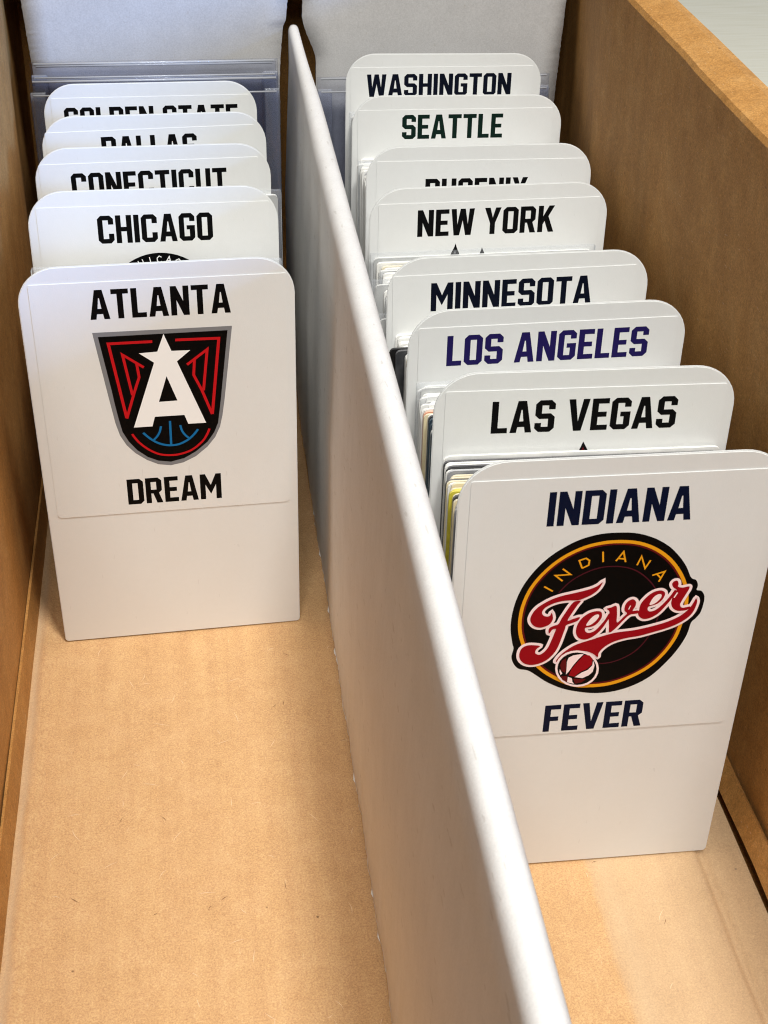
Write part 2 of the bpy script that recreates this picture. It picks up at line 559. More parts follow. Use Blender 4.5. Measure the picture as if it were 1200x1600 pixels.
EMBLEM_IND = [
    ('P','black',1,[(64,9672),(424,9625),(799,9475),(1116,9255),(1372,8980),(1557,8706),(1690,8432),(1811,8358),(1869,8220),(1863,8095),(1967,8065),(2050,7938),(2071,7754),(2039,7482),(1951,7326),(1874,7216),(1829,6891),(1694,6522),(1480,6154),(1187,5787),(835,5545),(430,5405),(11,5379),(-379,5446),(-772,5577),(-1132,5788),(-1375,5992),(-1576,6152),(-1786,6217),(-1909,6370),(-1968,6564),(-1941,6788),(-1978,6941),(-2043,7316),(-2044,7681),(-1985,8081),(-1855,8470),(-1653,8827),(-1397,9134),(-1102,9371),(-769,9554),(-358,9663)]),
    ('P','gold',1,[(-56,9493),(375,9450),(750,9307),(1068,9085),(1324,8808),(1539,8465),(1678,8098),(1732,7687),(1697,7275),(1614,6813),(1411,6376),(1118,6012),(732,5750),(293,5589),(-124,5559),(-508,5600),(-867,5781),(-1231,6053),(-1521,6387),(-1738,6782),(-1860,7164),(-1899,7534),(-1866,7938),(-1754,8331),(-1569,8670),(-1312,8978),(-1016,9217),(-681,9387),(-371,9466)]),
    ('P','maroon',1,[(-57,9414),(356,9373),(715,9236),(1019,9023),(1265,8757),(1469,8428),(1602,8077),(1653,7683),(1619,7289),(1539,6847),(1345,6430),(1065,6083),(696,5832),(276,5678),(-122,5650),(-490,5689),(-833,5861),(-1180,6121),(-1458,6440),(-1666,6818),(-1783,7182),(-1822,7537),(-1791,7924),(-1684,8300),(-1507,8625),(-1261,8921),(-978,9149),(-656,9313),(-360,9388)]),
    ('P','black',1,[(-58,9372),(346,9331),(697,9197),(993,8989),(1233,8730),(1432,8408),(1562,8065),(1611,7681),(1577,7296),(1499,6866),(1310,6459),(1036,6120),(676,5876),(267,5726),(-121,5698),(-480,5736),(-814,5904),(-1153,6157),(-1424,6468),(-1628,6836),(-1743,7192),(-1780,7538),(-1750,7916),(-1646,8284),(-1473,8601),(-1234,8890),(-957,9113),(-643,9273),(-353,9347)]),
    ('S','dim',26,1,[(-1099,8220),(-907,8473),(-641,8674),(-298,8813),(59,8825),(394,8738),(672,8544),(931,8238),(1092,7868),(1118,7409),(980,6907),(780,6567),(541,6371),(254,6249),(-27,6233),(-357,6321)]),
    ('S','gold',36,0,[(-1421,8406),(-1229,8269)]),
    ('S','gold',36,0,[(-1048,8522),(-1213,8677),(-892,8682),(-1075,8838)]),
    ('S','gold',36,0,[(-668,8828),(-749,9028),(-612,9075),(-534,9015),(-540,8898),(-668,8828)]),
    ('S','gold',36,0,[(-276,9222),(-243,8957)]),
    ('S','gold',36,0,[(24,8966),(158,9194),(230,8927)]),
    ('S','gold',36,0,[(70,9032),(206,9006)]),
    ('S','gold',36,0,[(483,8832),(551,9053),(664,8742),(757,8941)]),
    ('S','gold',36,0,[(842,8550),(1099,8635),(1004,8376)]),
    ('S','gold',36,0,[(932,8580),(1039,8462)]),
    ('O','pink',62,1,[(1876,7883),(1839,7783),(1785,7659),(1707,7548),(1598,7440),(1443,7347),(1245,7265),(962,7186),(635,7118),(222,7078),(-143,6973),(-198,6948),(-389,6888),(-616,6800),(-800,6664),(-925,6523),(-991,6389),(-946,6372),(-824,6502),(-675,6604),(-520,6630),(-380,6619),(-213,6544),(-81,6432),(-73,6533),(-7,6654),(119,6770),(269,6850),(513,6917),(761,6951),(1066,7034),(1369,7130),(1586,7232),(1756,7363),(1860,7512),(1906,7689),(1911,7804)]),
    ('O','pink',62,1,[(-201,8452),(-278,8375),(-386,8312),(-535,8263),(-722,8217),(-910,8177),(-1078,8135),(-1244,8068),(-1390,7978),(-1515,7879),(-1601,7754),(-1647,7612),(-1627,7490),(-1550,7387),(-1430,7335),(-1315,7358),(-1223,7412),(-1173,7506),(-1167,7602),(-1206,7714),(-1234,7643),(-1300,7624),(-1381,7666),(-1412,7752),(-1368,7845),(-1288,7911),(-1159,7974),(-1009,8011),(-856,8019),(-682,8012),(-569,8045),(-460,8099),(-370,8157),(-283,8246),(-227,8348)]),
    ('O','pink',62,1,[(-612,7991),(-669,7892),(-741,7741),(-804,7601),(-841,7482),(-728,7522),(-587,7561),(-626,7466),(-737,7414),(-858,7361),(-878,7265),(-918,7071),(-958,6876),(-1019,6681),(-1121,6512),(-1249,6396),(-1402,6332),(-1560,6324),(-1703,6393),(-1793,6526),(-1805,6690),(-1756,6811),(-1644,6873),(-1507,6867),(-1376,6833),(-1439,6763),(-1468,6690),(-1447,6625),(-1365,6594),(-1273,6662),(-1204,6770),(-1158,6916),(-1115,7086),(-1080,7231),(-1075,7279),(-1151,7260),(-1201,7166),(-1230,7229),(-1214,7314),(-1122,7368),(-1029,7410),(-983,7541),(-919,7681),(-855,7821),(-773,7959),(-699,7997)]),
    ('O','pink',62,1,[(-162,7681),(-119,7612),(-121,7491),(-212,7339),(-322,7278),(-432,7262),(-441,7196),(-395,7131),(-315,7120),(-214,7179),(-120,7308),(-38,7449),(31,7614),(69,7538),(0,7373),(-79,7207),(-173,7078),(-299,6976),(-434,6941),(-557,6995),(-626,7123),(-635,7272),(-601,7416),(-518,7556),(-393,7656),(-261,7695)]),
    ('O','pink',62,1,[(672,7647),(690,7825),(792,7996),(920,8113),(1059,8154),(1158,8110),(1181,8020),(1136,7896),(1046,7800),(927,7757),(868,7736),(857,7660),(916,7604),(1027,7635),(1137,7743),(1241,7889),(1324,8035),(1380,8145),(1411,8080),(1325,7883),(1224,7711),(1102,7539),(950,7434),(807,7410),(704,7477),(661,7571)]),
    ('O','pink',62,1,[(-33,7743),(57,7772),(166,7805),(208,7577),(234,7356),(358,7502),(420,7588),(358,7669),(353,7797),(401,7908),(497,7960),(574,7897),(582,7781),(536,7651),(650,7654),(660,7576),(497,7551),(405,7460),(298,7312),(190,7164),(94,7098),(69,7277),(38,7486),(32,7667)]),
    ('O','pink',62,1,[(1296,8302),(1327,8375),(1398,8382),(1434,8305),(1441,8224),(1549,8197),(1669,8219),(1684,8150),(1629,8002),(1570,7840),(1549,7739),(1607,7658),(1730,7675),(1783,7672),(1741,7603),(1620,7575),(1491,7594),(1396,7673),(1346,7805),(1356,7957),(1390,8081),(1411,8151),(1340,8211)]),
    ('P','crimson',1,[(1876,7883),(1839,7783),(1785,7659),(1707,7548),(1598,7440),(1443,7347),(1245,7265),(962,7186),(635,7118),(222,7078),(-143,6973),(-198,6948),(-389,6888),(-616,6800),(-800,6664),(-925,6523),(-991,6389),(-946,6372),(-824,6502),(-675,6604),(-520,6630),(-380,6619),(-213,6544),(-81,6432),(-73,6533),(-7,6654),(119,6770),(269,6850),(513,6917),(761,6951),(1066,7034),(1369,7130),(1586,7232),(1756,7363),(1860,7512),(1906,7689),(1911,7804)]),
    ('P','crimson',1,[(-201,8452),(-278,8375),(-386,8312),(-535,8263),(-722,8217),(-910,8177),(-1078,8135),(-1244,8068),(-1390,7978),(-1515,7879),(-1601,7754),(-1647,7612),(-1627,7490),(-1550,7387),(-1430,7335),(-1315,7358),(-1223,7412),(-1173,7506),(-1167,7602),(-1206,7714),(-1234,7643),(-1300,7624),(-1381,7666),(-1412,7752),(-1368,7845),(-1288,7911),(-1159,7974),(-1009,8011),(-856,8019),(-682,8012),(-569,8045),(-460,8099),(-370,8157),(-283,8246),(-227,8348)]),
    ('P','crimson',1,[(-612,7991),(-669,7892),(-741,7741),(-804,7601),(-841,7482),(-728,7522),(-587,7561),(-626,7466),(-737,7414),(-858,7361),(-878,7265),(-918,7071),(-958,6876),(-1019,6681),(-1121,6512),(-1249,6396),(-1402,6332),(-1560,6324),(-1703,6393),(-1793,6526),(-1805,6690),(-1756,6811),(-1644,6873),(-1507,6867),(-1376,6833),(-1439,6763),(-1468,6690),(-1447,6625),(-1365,6594),(-1273,6662),(-1204,6770),(-1158,6916),(-1115,7086),(-1080,7231),(-1075,7279),(-1151,7260),(-1201,7166),(-1230,7229),(-1214,7314),(-1122,7368),(-1029,7410),(-983,7541),(-919,7681),(-855,7821),(-773,7959),(-699,7997)]),
    ('P','crimson',1,[(-162,7681),(-119,7612),(-121,7491),(-212,7339),(-322,7278),(-432,7262),(-441,7196),(-395,7131),(-315,7120),(-214,7179),(-120,7308),(-38,7449),(31,7614),(69,7538),(0,7373),(-79,7207),(-173,7078),(-299,6976),(-434,6941),(-557,6995),(-626,7123),(-635,7272),(-601,7416),(-518,7556),(-393,7656),(-261,7695)]),
    ('P','crimson',1,[(672,7647),(690,7825),(792,7996),(920,8113),(1059,8154),(1158,8110),(1181,8020),(1136,7896),(1046,7800),(927,7757),(868,7736),(857,7660),(916,7604),(1027,7635),(1137,7743),(1241,7889),(1324,8035),(1380,8145),(1411,8080),(1325,7883),(1224,7711),(1102,7539),(950,7434),(807,7410),(704,7477),(661,7571)]),
    ('P','crimson',1,[(-33,7743),(57,7772),(166,7805),(208,7577),(234,7356),(358,7502),(420,7588),(358,7669),(353,7797),(401,7908),(497,7960),(574,7897),(582,7781),(536,7651),(650,7654),(660,7576),(497,7551),(405,7460),(298,7312),(190,7164),(94,7098),(69,7277),(38,7486),(32,7667)]),
    ('P','crimson',1,[(1296,8302),(1327,8375),(1398,8382),(1434,8305),(1441,8224),(1549,8197),(1669,8219),(1684,8150),(1629,8002),(1570,7840),(1549,7739),(1607,7658),(1730,7675),(1783,7672),(1741,7603),(1620,7575),(1491,7594),(1396,7673),(1346,7805),(1356,7957),(1390,8081),(1411,8151),(1340,8211)]),
    ('P','pink',1,[(-425,7325),(-338,7336),(-232,7438),(-177,7556),(-202,7606),(-278,7587),(-356,7496),(-413,7390)]),
    ('P','pink',1,[(879,7807),(939,7973),(1032,8055),(1106,8037),(1098,7949),(1020,7840),(924,7783)]),
    ('S','pink',22,0,[(471,7794),(442,7694)]),
    ('S','pink',30,0,[(1443,8073),(1389,7942)]),
    ('P','pink',0,[(-19,6106),(-20,5972),(-55,5850),(-121,5747),(-214,5671),(-327,5628),(-452,5620),(-581,5649),(-704,5711),(-813,5803),(-901,5917),(-961,6047),(-990,6182),(-986,6315),(-949,6435),(-883,6535),(-792,6608),(-681,6650),(-558,6658),(-432,6631),(-310,6571),(-202,6482),(-113,6370),(-51,6242)]),
    ('P','black',0,[(-69,6107),(-71,5988),(-102,5879),(-161,5788),(-244,5721),(-346,5682),(-458,5676),(-573,5701),(-683,5756),(-781,5838),(-859,5940),(-913,6055),(-940,6176),(-936,6294),(-903,6401),(-844,6490),(-762,6555),(-662,6593),(-552,6600),(-439,6576),(-330,6522),(-232,6443),(-153,6343),(-97,6228)]),
    ('P','pink',0,[(-750,6357),(-721,6469),(-628,6525),(-452,6549),(-401,6538),(-497,6414),(-600,6244),(-682,6071),(-735,5998),(-739,6204)]),
    ('P','crimson',0,[(-389,6519),(-268,6497),(-186,6390),(-190,6237),(-287,6117),(-420,6050),(-547,5919),(-672,5967),(-629,6144),(-527,6314)]),
    ('P','pink',0,[(-172,6351),(-126,6207),(-147,6029),(-227,5932),(-360,5865),(-535,5905),(-397,6023),(-264,6089),(-177,6211)]),
    ('P','maroon',0,[(-780,6461),(-748,6230),(-760,6052),(-846,6110),(-890,6266),(-863,6391)]),
    ('P','pink',0,[(-887,6164),(-818,6031),(-855,5995),(-887,6087)]),
    ('P','maroon',0,[(-851,5956),(-711,5958),(-689,5775),(-800,5849)]),
    ('P','pink',0,[(-688,5930),(-593,5884),(-573,5778),(-526,5715),(-689,5775)]),
    ('P','maroon',0,[(-562,5868),(-277,5832),(-368,5749),(-507,5721)]),
]

# ------------------------------------------------------------------ setting
tv = [(-0.9, -0.9, -0.006), (1.6, -0.9, -0.006), (1.6, 1.6, -0.006), (-0.9, 1.6, -0.006)]
tag(mesh_object("table_top", tv, [(0, 1, 2, 3)], [mat_table]), kind="structure")

# ------------------------------------------------------------------ the storage box
Y0, Y1 = -0.235, 0.332            # inner front and back
box = tag(empty("storage_box", (0.051, 0.07, -0.005)), "open brown kraft cardboard storage box with two long rows and white end flaps", "box")
def box_part(o):
    o.parent = box
    o.matrix_parent_inverse = box.matrix_world.inverted() if False else Matrix.Translation((-0.051, -0.07, 0.005))
    return o

def floor_z(x, y):
    z = 0.0
    z += 0.0010 * math.exp(-((x + 0.0335) / 0.0016) ** 2)              # rolled score line at the left wall
    z -= 0.0011 * math.exp(-((x - 0.1283 + 0.0006 * nz(y, 1, 0, 40)) / 0.0011) ** 2)   # score line at the right
    if x > 0.1290:
        z += (x - 0.1290) * 0.17
    z += 0.00012 * nz(x, y, 0.3, 60)
    z -= 0.00012 + 0.0003
    return z
xs = [-0.0385 + i * 0.0006 for i in range(17)] + [-0.028 + i * 0.006 for i in range(26)] + [0.1262 + i * 0.0006 for i in range(20)]
ys = [Y0 + (Y1 - Y0) * i / 110 for i in range(111)]
fv = [(x, y, floor_z(x, y)) for y in ys for x in xs]
nx = len(xs)
ff = [(j * nx + i, j * nx + i + 1, (j + 1) * nx + i + 1, (j + 1) * nx + i) for j in range(len(ys) - 1) for i in range(nx - 1)]
box_part(mesh_object("bottom_panel", fv, ff, [mat_kraft_floor], smooth=True))
bv = [(-0.05, Y0 - 0.006, -0.005), (0.156, Y0 - 0.006, -0.005), (0.156, Y1 + 0.006, -0.005), (-0.05, Y1 + 0.006, -0.005)]
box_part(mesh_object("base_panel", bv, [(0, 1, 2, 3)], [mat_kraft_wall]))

def smoothstep(a, b, t):
    t = min(1, max(0, (t - a) / (b - a)))
    return t * t * (3 - 2 * t)

def right_wall(y):
    bow = 0.013 * smoothstep(0.20, 0.305, y) + 0.0008 * nz(y, 0, 2, 14)
    x = 0.1418 + bow
    j = 0.0005 * nz(y, 3, 0, 60)
    pr = [(x, -0.004), (x + 0.0002, 0.010), (x - 0.0006, 0.05), (x - 0.0018, 0.10), (x - 0.0036, 0.146), (x - 0.0038 + j, 0.1532),
          (x - 0.0031 + j, 0.1545), (x + 0.0010, 0.1555), (x + 0.0045 + j, 0.1562), (x + 0.0072, 0.1558), (x + 0.0086, 0.1545), (x + 0.0090, 0.152), (x + 0.0094, -0.004)]
    return pr
def left_wall(y):
    bow = 0.007 * smoothstep(0.215, 0.30, y) + 0.0006 * nz(y, 5, 2, 14)
    x = -0.0386 - bow
    return [(x, -0.004), (x - 0.0094, -0.004), (x - 0.0088, 0.152), (x - 0.0076, 0.1555), (x - 0.0045, 0.156), (x - 0.0005, 0.155), (x + 0.0014, 0.1532), (x + 0.0012, 0.14), (x + 0.0006, 0.08), (x, 0.03), (x, 0.010)]
wy = [Y0 + (Y1 - Y0) * i / 70 for i in range(71)]
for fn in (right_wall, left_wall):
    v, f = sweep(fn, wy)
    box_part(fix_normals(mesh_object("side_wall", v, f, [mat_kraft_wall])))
# narrow tucked strips at the foot of each side wall
def right_strip(y):
    j = 0.0004 * nz(y, 9, 0, 45)
    up = 0.0015 * smoothstep(0.06, -0.02, y)
    return [(0.1379 + j, 0.0034), (0.1393 + j, 0.0030), (0.1412, 0.0082 + up + j), (0.1403, 0.0090 + up + j)]
def left_strip(y):
    j = 0.0003 * nz(y, 12, 0, 45)
    return [(-0.0366 + j, -0.0003), (-0.0384, -0.0003), (-0.0384, 0.0090 + j * 2), (-0.0377 + j, 0.0092 + j * 2)]
sy = [Y0 + 0.002 + (Y1 - 0.03 - Y0) * i / 60 for i in range(61)]
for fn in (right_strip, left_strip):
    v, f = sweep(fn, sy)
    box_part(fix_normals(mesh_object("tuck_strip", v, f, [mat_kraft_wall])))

def slab(name, x0, x1, y0, y1, z0, z1, mat):
    v = [(x, y, z) for z in (z0, z1) for y in (y0, y1) for x in (x0, x1)]
    f = [(0, 2, 3, 1), (4, 5, 7, 6), (0, 1, 5, 4), (2, 6, 7, 3), (0, 4, 6, 2), (1, 3, 7, 5)]
    return box_part(bevel(mesh_object(name, v, f, [mat]), 0.0012))
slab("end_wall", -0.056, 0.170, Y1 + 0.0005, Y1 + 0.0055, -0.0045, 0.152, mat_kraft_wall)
slab("gap_light_blocker", -0.0445, 0.1515, 0.2830, Y1 + 0.0050, 0.1420, 0.1450, mat_kraft_wall)  # unseen slab added above the flaps to keep the gaps behind them dark
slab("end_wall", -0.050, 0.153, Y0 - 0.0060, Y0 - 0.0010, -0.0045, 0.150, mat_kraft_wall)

# loose paper fibres lying on the liner
def fibres(name, count, mat_, rng, lo, hi, w):
    v, f = [], []
    for _ in range(count):
        x, y = rng.uniform(-0.030, 0.126), rng.uniform(-0.08, 0.125)
        a, L, bend = rng.uniform(0, pi), rng.uniform(lo, hi), rng.uniform(-0.9, 0.9)
        b = len(v)
        for k in range(6):
            aa = a + bend * k / 5
            q = w * (1 - abs(k - 2.5) / 3.2)
            z = floor_z(x, y) + 0.00005 + 0.00012 * sin(pi * k / 5)
            v += [(x - sin(aa) * q, y + cos(aa) * q, z), (x + sin(aa) * q, y - cos(aa) * q, z)]
            x += cos(aa) * L / 5
            y += sin(aa) * L / 5
        f += [(b + 2 * k, b + 2 * k + 1, b + 2 * k + 3, b + 2 * k + 2) for k in range(5)]
    return box_part(tag(mesh_object(name, v, f, [mat_]), kind="stuff"))
frng = random.Random(5)
fibres("pale_fibres", 150, plain("fibre_pale", (0.80, 0.62, 0.40, 1), 0.7).m, frng, 0.0015, 0.0045, 0.00007)
fibres("dark_fibres", 38, plain("fibre_dark", (0.20, 0.10, 0.04, 1), 0.7).m, frng, 0.0008, 0.0024, 0.00008)

# white flaps folded down in front of the back wall, with torn edges
def flap(left_edge, right_edge, yb):
    n = 150
    rows = []
    for i in range(n + 1):
        z = 0.002 + 0.136 * i / n
        y = yb - 0.002 * (z / 0.16)
        rows.append((z, left_edge(z), right_edge(z), y))
    for dy, dz in ((0.0012, 0.0016), (0.0035, 0.0024), (0.008, 0.0026), (0.030, 0.0020), (0.042, 0.0)):
        rows.append((0.138 + dz, left_edge(0.138), right_edge(0.138), rows[n][3] + dy))      # folded over the end wall
    n = len(rows) - 1
    v, f = [], []
    m = 12
    for z, a, b, y in rows:
        for k in range(m + 1):
            x = a + (b - a) * k / m
            v.append((x, y, z))
    for i in range(n):
        for k in range(m):
            p = i * (m + 1) + k
            f.append((p, p + 1, p + m + 2, p + m + 1))
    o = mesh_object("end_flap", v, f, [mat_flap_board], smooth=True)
    s = o.modifiers.new("thickness", 'SOLIDIFY')
    s.thickness = 0.0022
    s.offset = 1.0
    return box_part(o)
rag = lambda z, s: 0.0002 * nz(z, s, 0, 900) + 0.00012 * nz(z, s, 4, 200)
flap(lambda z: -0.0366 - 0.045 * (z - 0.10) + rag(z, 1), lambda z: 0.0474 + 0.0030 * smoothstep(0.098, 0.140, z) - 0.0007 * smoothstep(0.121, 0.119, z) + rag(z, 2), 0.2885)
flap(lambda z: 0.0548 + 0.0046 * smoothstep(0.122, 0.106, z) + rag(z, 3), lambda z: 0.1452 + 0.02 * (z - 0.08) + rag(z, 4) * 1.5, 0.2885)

# ------------------------------------------------------------------ partition between the rows
def partition_profile(y):
    t = smoothstep(0.175, 0.283, y)
    wob = 0.0003 * nz(y, 7, 0, 9)
    top = 0.1185 + 0.0004 * nz(y, 2, 0, 30)
    xr = 0.0550 - 0.0013 * t + 0.0002 * nz(y, 21, 0, 12)      # right face near the top
    half = 0.0031 - 0.0012 * t                                # half thickness of the fold
    cx = xr - half
    xl = xr - 2 * half
    rag = 0.00055 * nz(y, 0, 3, 260) + 0.0005 * nz(y, 0, 8, 70)
    rz = max(0.0, 0.0009 * nz(y, 4, 3, 240))
    foot = 0.0474 + 0.0008 * t
    p = [(foot + rag, 0.0002 + rz), (foot - 0.0003 + rag * 0.4, 0.004), (foot - 0.0002 + wob * 0.5, 0.03), (foot - 0.0002 + wob, 0.06), (xl * 0.6 + foot * 0.4 + wob * 0.6, 0.088), (xl + 0.0001, 0.106)]
    zc = top + 0.0004 - half * 1.6
    for i in range(1, 14):
        a = pi - pi * i / 14
        ca, sa = cos(a), sin(a)
        p.append((cx + half * math.copysign(abs(ca) ** 0.80, ca), zc + half * 1.6 * sa ** 0.85 + 0.00005 * nz(y, i * 3.1, 5, 120)))
    p += [(xr, 0.106), (xr, 0.07), (xr - 0.0002, 0.03), (xr - 0.0002, 0.0002)]
    return p
py = [Y0 + 0.001 + (0.2850 - Y0) * i / 420 for i in range(421)]
pv, pf = sweep(partition_profile, py)
part = fix_normals(mesh_object("partition", [(x - 0.051, y - 0.06, z) for x, y, z in pv], pf, [mat_white_board], smooth=True))
part.location = (0.051, 0.06, 0)
tag(part, "long white folded cardboard partition with a rounded top and torn lower edge", "partition")

# frayed white paper along the torn foot of the partition
ev, ef = [], []
for i, y in enumerate(py):
    if y > 0.18:
        break
    p0 = partition_profile(y)[0]
    wd = max(0.00008, 0.0011 * nz(y, 1.7, 0, 330) + 0.0007 * nz(y, 5.1, 0, 90) - 0.00012)
    ev += [(p0[0] - 0.051 + 0.0001, y - 0.06, p0[1] + 0.0004), (p0[0] - 0.051 - wd * 0.75, y - 0.06, p0[1] + 0.0003 + wd * 0.25)]
    if i:
        b = 2 * i
        ef.append((b - 2, b - 1, b + 1, b))
mesh_object("torn_edge", ev, ef, [mat_torn], part)

# ------------------------------------------------------------------ divider cards
DW, DH = 0.0667, 0.11478
ROWS = {'GOL': (0.00312, 0.23959, 0.00703, 0.02481), 'DAL': (0.00445, 0.2106, 0.01976, 0.03469), 'CON': (0.00411, 0.18413, 0.00672, 0.04755),
        'CHI': (0.00422, 0.14763, 0.00693, 0.11263), 'ATL': (0.00524, 0.11249, 0.0365, 0.01552),
        'WAS': (0.10103, 0.2635, -0.04096, 0.01862), 'SEA': (0.09849, 0.22129, -0.03401, 0.03632), 'PHO': (0.0979, 0.17534, -0.00834, 0.07998),
        'NEW': (0.09532, 0.14857, 0.01572, 0.05734), 'MIN': (0.09443, 0.10492, 0.00919, 0.06684), 'LOS': (0.09561, 0.08077, 0.01583, 0.03634),
        'LAS': (0.09682, 0.05022, -0.02837, 0.04485), 'IND': (0.09622, 0.01855, -0.01495, 0.02933)}
THICK = 0.75 * MM
TEXT = {   # words: (text, u0, u1, v0, v1, ink)
    'GOL': [("GOLDEN STATE", -27.2, 27.2, 99.8, 107.5, 'ink')],
    'DAL': [("DALLAS", -14.7, 13.7, 100.9, 108.6, 'ink')],
    'CON': [("CONECTICUT", -22.3, 21.8, 99.9, 107.7, 'ink')],
    'CHI': [("CHICAGO", -15.2, 15.5, 100.2, 107.9, 'ink')],
    'ATL': [("ATLANTA", -17.0, 17.1, 100.6, 108.5, 'ink'), ("DREAM", -12.2, 12.6, 45.4, 53.4, 'ink')],
    'WAS': [("WASHINGTON", -25.5, 23.8, 100.6, 108.2, 'ink_navy')],
    'SEA': [("SEATTLE", -16.9, 15.1, 101.2, 108.9, 'ink_green')],
    'PHO': [("PHOENIX", -16.5, 13.9, 97.5, 105.2, 'ink')],
    'NEW': [("NEW YORK", -20.1, 18.3, 100.9, 108.5, 'ink')],
    'MIN': [("MINNESOTA", -21.3, 19.8, 100.8, 108.3, 'ink_navy')],
    'LOS': [("LOS ANGELES", -24.2, 24.3, 100.5, 108.3, 'ink_purple')],
    'LAS': [("LAS VEGAS", -20.6, 20.5, 99.9, 107.8, 'ink')],
    'IND': [("INDIANA", -15.1, 14.5, 99.1, 107.3, 'ink_blue'), ("FEVER", -11.0, 11.4, 43.2, 51.0, 'ink_blue')],
}
LABEL = {
    'GOL': "white divider printed GOLDEN STATE, directly in front of the clear plastic holders",
    'DAL': "white divider printed DALLAS, between the GOLDEN STATE and CONECTICUT dividers",
    'CON': "white divider printed CONECTICUT in block capitals, behind the CHICAGO divider",
    'CHI': "white divider printed CHICAGO with the top of a round black emblem showing",
    'ATL': "white divider printed ATLANTA with a black shield emblem, standing on the bare kraft floor",
    'WAS': "white divider printed WASHINGTON in dark navy, against the white end flap",
    'SEA': "white divider printed SEATTLE in very dark green capitals",
    'PHO': "white divider whose half hidden word is PHOENIX, behind the NEW YORK divider",
    'NEW': "white divider printed NEW YORK with two small dark flame tips below",
    'MIN': "white divider printed MINNESOTA in dark navy capitals",
    'LOS': "white divider printed LOS ANGELES in purple capitals",
    'LAS': "white divider printed LAS VEGAS in black with a small dark point below",
    'IND': "white divider printed INDIANA with a round black, gold and red script emblem",
}
def arc_emblem(cx, top, r, bands):
    """concentric discs whose top edge reaches `top`"""
    out = []
    for rr, col in bands:
        out.append(('P', col, 0, [(int((cx + rr * cos(2 * pi * i / 56)) * 100), int((top - r + rr * sin(2 * pi * i / 56)) * 100)) for i in range(56)]))
    return out
def arc_strokes(cx, cz, r, word, a0, step, h, col, w):
    """short straight-stroke letters set round a circle"""
    SH = {'C': [[(.9, .8), (.5, 1), (.1, .7), (.1, .3), (.5, 0), (.9, .2)]], 'H': [[(.1, 0), (.1, 1)], [(.9, 0), (.9, 1)], [(.1, .5), (.9, .5)]], 'I': [[(.5, 0), (.5, 1)]],
          'A': [[(0, 0), (.5, 1), (1, 0)], [(.2, .4), (.8, .4)]], 'G': [[(.9, .8), (.5, 1), (.1, .7), (.1, .3), (.5, 0), (.9, .2), (.9, .5), (.5, .5)]], 'O': [[(.5, 1), (.1, .7), (.1, .3), (.5, 0), (.9, .3), (.9, .7), (.5, 1)]]}
    out = []
    for i, c in enumerate(word):
        a = radians(a0 - step * i)
        er, et = (cos(a), sin(a)), (sin(a), -cos(a))
        for s in SH[c]:
            out.append(('S', col, w, 0, [(int(100 * (cx + er[0] * (r + q * h) + et[0] * (p - .5) * h * .8)), int(100 * (cz + er[1] * (r + q * h) + et[1] * (p - .5) * h * .8))) for p, q in s]))
    return out
EMBLEMS = {
    'ATL': EMBLEM_ATL, 'IND': EMBLEM_IND,
    'CHI': arc_emblem(0.6, 97.1, 15.0, [(15.0, 'black')]) + arc_strokes(0.6, 82.1, 12.2, "CHICAGO", 123, 11.0, 1.9, 'white', 26)
           + arc_emblem(0.6, 97.1, 15.0, [(11.2, 'white'), (10.6, 'black')]),
    'LOS': arc_emblem(0.9, 98.1, 14.0, [(14.0, 'amber'), (13.2, 'ink_purple')]),
    'LAS': [('P', 'black', 0, [(31, 9711), (-60, 9435), (-420, 8500), (480, 8500), (176, 9442)]), ('P', 'maroon', 0, [(40, 9570), (-10, 9440), (-180, 8700), (260, 8700), (110, 9440)])],
    'NEW': [('P', 'black', 0, [(-923, 9859), (-960, 9740), (-1032, 9597), (-1120, 9300), (-760, 9300), (-820, 9588), (-880, 9720)]),
            ('P', 'gray', 0, [(-928, 9660), (-965, 9560), (-905, 9560)]),
            ('P', 'black', 0, [(-172, 9715), (-215, 9566), (-300, 9300), (-40, 9300), (-105, 9561)])],
}
panel_pts = round_rect(-DW / 2, 0, DW / 2, DH, 0.0098, 0.0010)
pv_, pf_ = outline_solid(panel_pts, 0.0, THICK)
panel_mesh = None
sticker_mesh = None
ST_Y = -0.00019
for key, (x, y, yaw, lean) in ROWS.items():
    root = tag(empty("divider", (x, y, 0.0), (-lean, 0, yaw)), LABEL[key], "divider",
               "white divider cards in the left row" if x < 0.05 else "white divider cards in the right row")
    if panel_mesh is None:
        p = fix_normals(mesh_object("panel", pv_, pf_, [mat_divider], root))
        bm = bmesh.new(); bm.from_mesh(p.data)
        bmesh.ops.bevel(bm, geom=[e for e in bm.edges if abs(e.verts[0].co.y - e.verts[1].co.y) < 1e-6], offset=0.0002, segments=2, affect='EDGES')
        bm.to_mesh(p.data); bm.free()
        panel_mesh = p.data
    else:
        p = bpy.data.objects.new("panel", panel_mesh); COL.objects.link(p); p.parent = root
    if sticker_mesh is None:
        sv, sf = outline_solid(round_rect(-0.0309, 0.0426, 0.0310, 0.1105, 0.0004, 0.0012, 5), ST_Y, -0.00001)
        s = fix_normals(mesh_object("sticker", sv, sf, [mat_sticker], root))
        sticker_mesh = s.data
    else:
        s = bpy.data.objects.new("sticker", sticker_mesh); COL.objects.link(s); s.parent = root
    s.rotation_euler = (0, {'ATL': 0.003, 'DAL': -0.012, 'CON': -0.011, 'MIN': -0.010, 'WAS': -0.007, 'SEA': -0.006, 'PHO': 0.005}.get(key, 0), 0)
    for text, u0, u1, v0, v1, ink in TEXT[key]:
        lettering(text, u0, u1, v0, v1, ink, ST_Y - 0.00002, s)
    if key in EMBLEMS:
        pr = Print(ST_Y - 0.00002)
        pr.emblem(EMBLEMS[key])
        pr.build("emblem", s)

